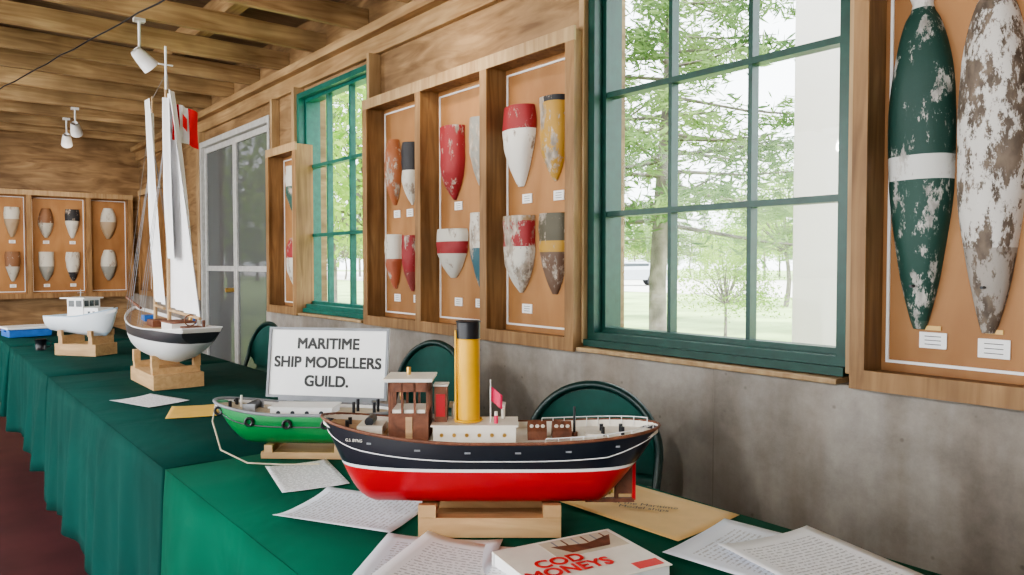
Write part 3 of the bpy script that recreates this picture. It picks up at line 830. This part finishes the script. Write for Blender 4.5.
for xx in (-.14, .14):
    b.box(xx, xx+.03, -.085, .085, .055, .078, 'block')
    for sd in (-1, 1): b.box(xx, xx+.03, sd*.075-.012, sd*.075+.012, .078, .125, 'block')
o = b.obj("schooner_model", (.787, 3.14, TS), math.radians(-90))
o.data.set_sharp_from_angle(angle=math.radians(40))

# --- lobster boat
b = MB()
lm = banded("lobster_boat_paint", [(0, (.50, .62, .76)), (.45, (.74, .80, .86)), (.97, (.1, .2, .4))], .26, 0, .3)
Ll = .40
hbl = lambda s: .080*(1-clampf((.5-s)/.5)**2.2)**.8*(1-.1*clampf((s-.6)/.4))+.001
kzl = lambda s: .098+.05*clampf((.2-s)/.2)**2+.02*clampf((s-.5)/.5)
szl = lambda s: .200+.045*clampf((.6-s)/.6)**1.7
P = hull(b, Ll, hbl, kzl, szl, lm, 'offw', .02, 'bluepale', brake=.04, full=2.0, rail_r=.003)
b.box(-.13, -.04, -.05, .05, .195, .245, 'white'); b.box(-.04, .06, -.055, .055, .18, .290, 'white')
b.box(-.055, .10, -.062, .062, .290, .297, 'white')
for sd in (-1, 1):
    for xx in (-.032, .015): b.box(xx, xx+.035, sd*.0555-.001, sd*.0555+.001, .25, .282, 'dkglass')
for yy in (-.045, -.013, .019): b.box(-.0415, -.039, yy, yy+.026, .252, .282, 'dkglass')
for xx in (-.11, -.08): b.box(xx, xx+.014, -.051, -.0495, .215, .228, 'dkglass'); b.box(xx, xx+.014, .0495, .051, .215, .228, 'dkglass')
b.cyl((.03, 0, .297), (.03, 0, .34), .002, 'grey', 6); b.cyl((.03, -.02, .32), (.03, .02, .32), .0015, 'grey', 6)
b.box(-.13, .13, -.07, .07, 0, .06, 'block')
for xx in (-.11, .08): b.box(xx, xx+.025, -.07, .07, .06, .10, 'block'); b.box(xx, xx+.025, -.075, -.06, .10, .13, 'block'); b.box(xx, xx+.025, .06, .075, .10, .13, 'block')
o = b.obj("lobster_boat_model", (.715, 4.37, TS), math.radians(125))
o.data.set_sharp_from_angle(angle=math.radians(40))

b = MB()
b.box(-.12, .12, -.11, .11, 0, .05, 'bluebin'); b.box(-.13, .13, -.12, .12, .05, .065, 'white')
for s in (-1, 1): b.box(s*.125-.01, s*.125+.01, -.04, .04, .035, .052, 'bluebin')
b.obj("lidded_storage_bin", (.60, 5.75, TS), .1, bevel=.006)
b = MB(); b.cyl((0, 0, 0), (0, 0, .06), .025, 'black', 20, r1=.028)
b.tube([(.026, 0, .012), (.045, 0, .016), (.048, 0, .042), (.028, 0, .050)], .003, 'black', 6)
b.obj("coffee_mug", (.56, 4.75, TS))

# ---------------------------------------------------------------- chairs
def chair(loc, rz, zt=.85, w=.215):
    b = MB()
    hr = .21; zc = zt-hr
    pts = [(-.20, -w, 0), (.02, -w, .50)]
    for i in range(0, 25):
        a = PI-PI*i/24
        pts.append((.07+.04*math.sin(a), w*math.cos(a), zc+hr*math.sin(a)))
    pts += [(.02, w, .50), (-.20, w, 0)]
    b.tube(pts, .014, 'chair', 10)
    def shell(u, v):
        a = PI*(1-u)
        zz = zc+hr*math.sin(a)*.93*(1-v)-v*.06
        return (.07+.04*math.sin(a)*(1-v)+.03*math.sin(PI*v*.5), w*.95*math.cos(a), zz)
    b.grid(shell, 28, 8, 'chairseat')
    b.grid(lambda u, v: (.105+.012*math.sin(PI*v), -w+.01+(2*w-.02)*u, zc-.10+.05*v), 10, 4, 'chairseat')
    n = 28
    ring = [(-.17+.19*abs(math.cos(2*PI*i/n))**.6*(1 if math.cos(2*PI*i/n) > 0 else -1), .20*abs(math.sin(2*PI*i/n))**.6*(1 if math.sin(2*PI*i/n) > 0 else -1)) for i in range(n)]
    vs = [(x, y, .455) for x, y in ring]+[(x, y, .43) for x, y in ring]
    b.add(vs, [list(range(n)), [n+i for i in range(n)][::-1]]+[(i, n+i, n+(i+1) % n, (i+1) % n) for i in range(n)], 'chairseat')
    b.tube([(-.28, -w+.025, .43), (.16, -w+.025, 0)], .010, 'chair', 8); b.tube([(-.28, w-.025, .43), (.16, w-.025, 0)], .010, 'chair', 8)
    b.cyl((.13, -w+.025, .035), (.13, w-.025, .035), .008, 'chair', 8); b.cyl((-.17, -w, .06), (-.17, w, .06), .008, 'chair', 8)
    return b.obj("folding_chair", loc, rz)
chair((1.64, 1.65, 0), math.radians(24), .825, .225)
chair((1.66, 2.66, 0), math.radians(10), .88)
chair((1.64, 4.52, 0), math.radians(5), .85)

# ---------------------------------------------------------------- lamps
def spot(x, y, z, aim, energy=0):
    b = MB()
    top = 2.628-z
    b.cyl((0, 0, top), (0, 0, .0), .008, 'white', 8); b.box(-.03, .03, -.02, .02, top-.02, top, 'white')
    d = Vector(aim).normalized()
    p0 = -d*.04; p1 = d*.02; p2 = d*.09
    b.tube([p0, p0+d*.015, p1, p2], .026, 'white', 16, r1=.05)
    b.cyl(p2, p2+d*.002, .045, 'cream', 16)
    o = b.obj("track_spotlight", (x, y, z))
    if energy:
        l = bpy.data.lights.new("bulb", 'SPOT'); l.energy = energy; l.color = (1, .88, .72); l.spot_size = 1.9; l.spot_blend = .8; l.shadow_soft_size = .05
        lo = bpy.data.objects.new("bulb", l); scene.collection.objects.link(lo); lo.parent = o
        lo.location = d*.10; lo.rotation_euler = d.to_track_quat('-Z', 'Y').to_euler()
    return o
spot(1.06, jy[7]+.02, 2.42, (.6, .1, -.55), 25)
spot(1.20, jy[12]+.02, 2.46, (.2, .6, -.5), 40)
spot(1.22, jy[13]+.02, 2.44, (.1, .6, -.5), 40)
spot(.62, jy[13]+.02, 2.46, (-.4, .6, -.5), 40)
spot(1.42, jy[4]+.02, 2.50, (.7, .1, -.5), 25)
def fill_lamp(x, y, e):  # invented fixture out of view, added as fill light for the ceiling joists
    b = MB()
    b.cyl((0, 0, .05), (0, 0, .43), .004, 'black', 6)
    b.tube([(0, 0, .06), (0, 0, .03)], .03, 'white', 20, r1=.12, caps=False)
    o = b.obj("unseen_fill_lamp", (x, y, 2.2))
    l = bpy.data.lights.new("bulb", 'POINT'); l.energy = e; l.color = (1, .97, .92); l.shadow_soft_size = .06
    lo = bpy.data.objects.new("bulb", l); scene.collection.objects.link(lo); lo.parent = o; lo.location = (0, 0, -.05)
fill_lamp(-1.3, jy[0]-.58, 75); fill_lamp(-1.3, jy[4]+.02, 75); fill_lamp(-1.3, jy[9]+.02, 90)

# ---------------------------------------------------------------- outside
b = MB(); b.add([(2.45, -60, -.06), (140, -60, -.06), (140, 160, -.06), (2.45, 160, -.06)], [(0, 1, 2, 3)], 'grass')
b.obj("lawn_ground")
b = MB(); b.add([(24, -40, -.05), (50, -40, -.05), (60, 140, -.05), (30, 140, -.05)], [(0, 1, 2, 3)], 'gravel'); b.obj("gravel_parking_lot")
b = MB(); b.add([(-60, -60, -.06), (-3.45, -60, -.06), (-3.45, 60, -.06), (-60, 60, -.06)], [(0, 1, 2, 3)], 'gravel'); b.obj("gravel_yard_ground")
b = MB()
pm = banded("post_paint", [(0, (.93, .93, .93))], 3.2, .30, .6, under=(.45, .24, .11), nscale=2.6)
b.box(3.40, 3.64, 1.70, 1.96, -.06, 3.6, pm); b.box(3.37, 3.67, 1.67, 1.99, -.06, .12, 'offw'); b.box(3.38, 3.66, 1.68, 1.98, 3.4, 3.6, 'offw')
b.obj("porch_post", bevel=.006)

def tree_mesh(name, seed, kind, H):
    rnd = random.Random(seed); b = MB()
    lean = rnd.uniform(-.03, .03)
    tr = [(lean*H*(i/8)**2, .1*math.sin(i*.9+seed), H*i/8*(.97 if kind == 'con' else .6)) for i in range(9)]
    b.tube(tr, .014*H, 'bark', 8, r1=.004*H)
    vs = []; fs = []
    def leaf(p, s, flat, wd):
        a = Vector((rnd.gauss(0, 1), rnd.gauss(0, 1), rnd.gauss(0, flat))).normalized()
        c = a.cross(Vector((rnd.gauss(0, 1), rnd.gauss(0, 1), rnd.gauss(0, 1)))).normalized()
        o = len(vs); vs.extend([p-a*s, p+c*s*wd, p+a*s, p-c*s*wd]); fs.append((o, o+1, o+2, o+3))
    if kind == 'con':
        nb = 105
        for i in range(nb):
            f = .20+.78*(i/nb); z = H*f; L = H*.30*(1-f)**.75*rnd.uniform(.6, 1.15)+.15
            a = rnd.uniform(0, 6.283); dz = rnd.uniform(-.28, .05)
            p0 = Vector((lean*H*f*f, 0, z)); d = Vector((math.cos(a), math.sin(a), dz))
            b.tube([p0, p0+d*L*.5, p0+d*L+Vector((0, 0, .06*L))], .003*H*(1-f)+.008, 'bark', 4, r1=.004)
            for k in range(int(60+L*85)):
                t = rnd.uniform(.12, 1.03)**.8; sp = L*.17*(1.15-t)
                q = p0+d*L*t+Vector((rnd.gauss(0, sp), rnd.gauss(0, sp), rnd.gauss(-.04, .06)))
                leaf(q, rnd.uniform(.05, .12), .5, .17)
        mat = 'leafA'
    else:
        for k in range(26):
            a = rnd.uniform(0, 6.283); el = rnd.uniform(-.35, 1.3); r = H*rnd.uniform(.12, .36)
            c = Vector((r*math.cos(a)*math.cos(el), r*math.sin(a)*math.cos(el), H*.50+r*math.sin(el)*1.1-H*.08))
            b.tube([(0, 0, H*.30), tuple(c*.6+Vector((0, 0, H*.16))), tuple(c)], .006*H, 'bark', 5, r1=.01)
            for j in range(230):
                q = c+Vector((rnd.gauss(0, 1), rnd.gauss(0, 1), rnd.gauss(0, .8)))*H*.07
                leaf(q, rnd.uniform(.05, .10), .8, .4)
        mat = 'leafB'
    b.add(vs, fs, mat, False)
    me_o = b.obj(name)
    me = me_o.data; bpy.data.objects.remove(me_o)
    return me
mc = [tree_mesh("conifer_a", 1, 'con', 9), tree_mesh("conifer_b", 5, 'con', 8)]
md = [tree_mesh("maple_a", 3, 'dec', 7), tree_mesh("maple_b", 9, 'dec', 6)]
def put(me, nm, x, y, s, r):
    o = bpy.data.objects.new(nm, me); scene.collection.objects.link(o); o.location = (x, y, -.08); o.scale = (s, s, s); o.rotation_euler = (0, 0, r)
put(mc[0], "spruce_tree", 7.40, 6.0, 1.0, .3)
put(mc[1], "spruce_tree", 12.8, 6.0, 1.0, 1.3)
put(mc[0], "spruce_tree", 11.5, 11.9, .95, 2.2)
put(mc[1], "spruce_tree", 14.5, 18.5, 1.1, 2.0)
put(md[0], "maple_tree", 20.5, 12.0, .8, .5)
put(md[1], "maple_tree", 6.0, 10.9, 1.0, .2)
put(md[0], "maple_tree", 5.6, 17.0, 1.1, 1.1)
put(mc[0], "spruce_tree", 10.0, 21.0, 1.1, 4.0)
put(md[1], "maple_shrub", 10.3, 7.1, .36, 2.0)
put(md[0], "maple_shrub", 21.0, 6.6, .5, 3.0)
rr = random.Random(11)
for i in range(60):
    az = math.radians(14+62*i/59); dist = (62, 76, 90)[i % 3]+rr.uniform(-1, 1)
    me, nm = (mc[i % 2], "spruce_tree") if rr.random() < .5 else (md[i % 2], "maple_tree")
    put(me, nm, dist*math.sin(az), dist*math.cos(az), rr.uniform(.9, 1.25), rr.uniform(0, 6))

b = MB()
prof = [(-2.1, .35), (-2.1, .85), (-1.5, .95), (-.9, 1.40), (.9, 1.45), (1.7, 1.0), (2.1, .9), (2.15, .35)]
vs = [(x, -.85 if z < 1.1 else -.7, z) for x, z in prof]+[(x, .85 if z < 1.1 else .7, z) for x, z in prof]
n = len(prof)
b.add(vs, [list(range(n)), [n+i for i in range(n)][::-1]]+[(i, n+i, n+(i+1) % n, (i+1) % n) for i in range(n)], 'silver')
b.box(-1.0, 1.1, -.80, .80, 1.0, 1.32, 'dkglass')
for xx in (-1.3, 1.35):
    for yy in (-.87, .70): b.cyl((xx, yy, .33), (xx, yy+.17, .33), .33, 'black', 20)
b.obj("parked_car", (33.4, 29.8, -.05), math.radians(-40), bevel=.04)

# ---------------------------------------------------------------- light
w = bpy.data.worlds.new("overcast_sky"); scene.world = w; w.use_nodes = True
bg = w.node_tree.nodes["Background"]; bg.inputs["Color"].default_value = (.92, .96, 1, 1); bg.inputs["Strength"].default_value = 6.0
s = bpy.data.lights.new("sun", 'SUN'); s.energy = 8.0; s.angle = .05; s.color = (1, .96, .88)
so = bpy.data.objects.new("sun", s); scene.collection.objects.link(so); so.rotation_euler = Vector((.15, .75, -.9)).to_track_quat('-Z', 'Y').to_euler()
so.location = (0, 0, 20)

cd = bpy.data.cameras.new("camera"); cd.lens = 26.0; cd.sensor_width = 36; cd.clip_end = 400; cd.clip_start = .02
cam = bpy.data.objects.new("camera", cd); scene.collection.objects.link(cam)
cam.location = (0, 0, 1.22); cam.rotation_euler = (math.radians(90-1.8), 0, math.radians(-39.3))
scene.camera = cam
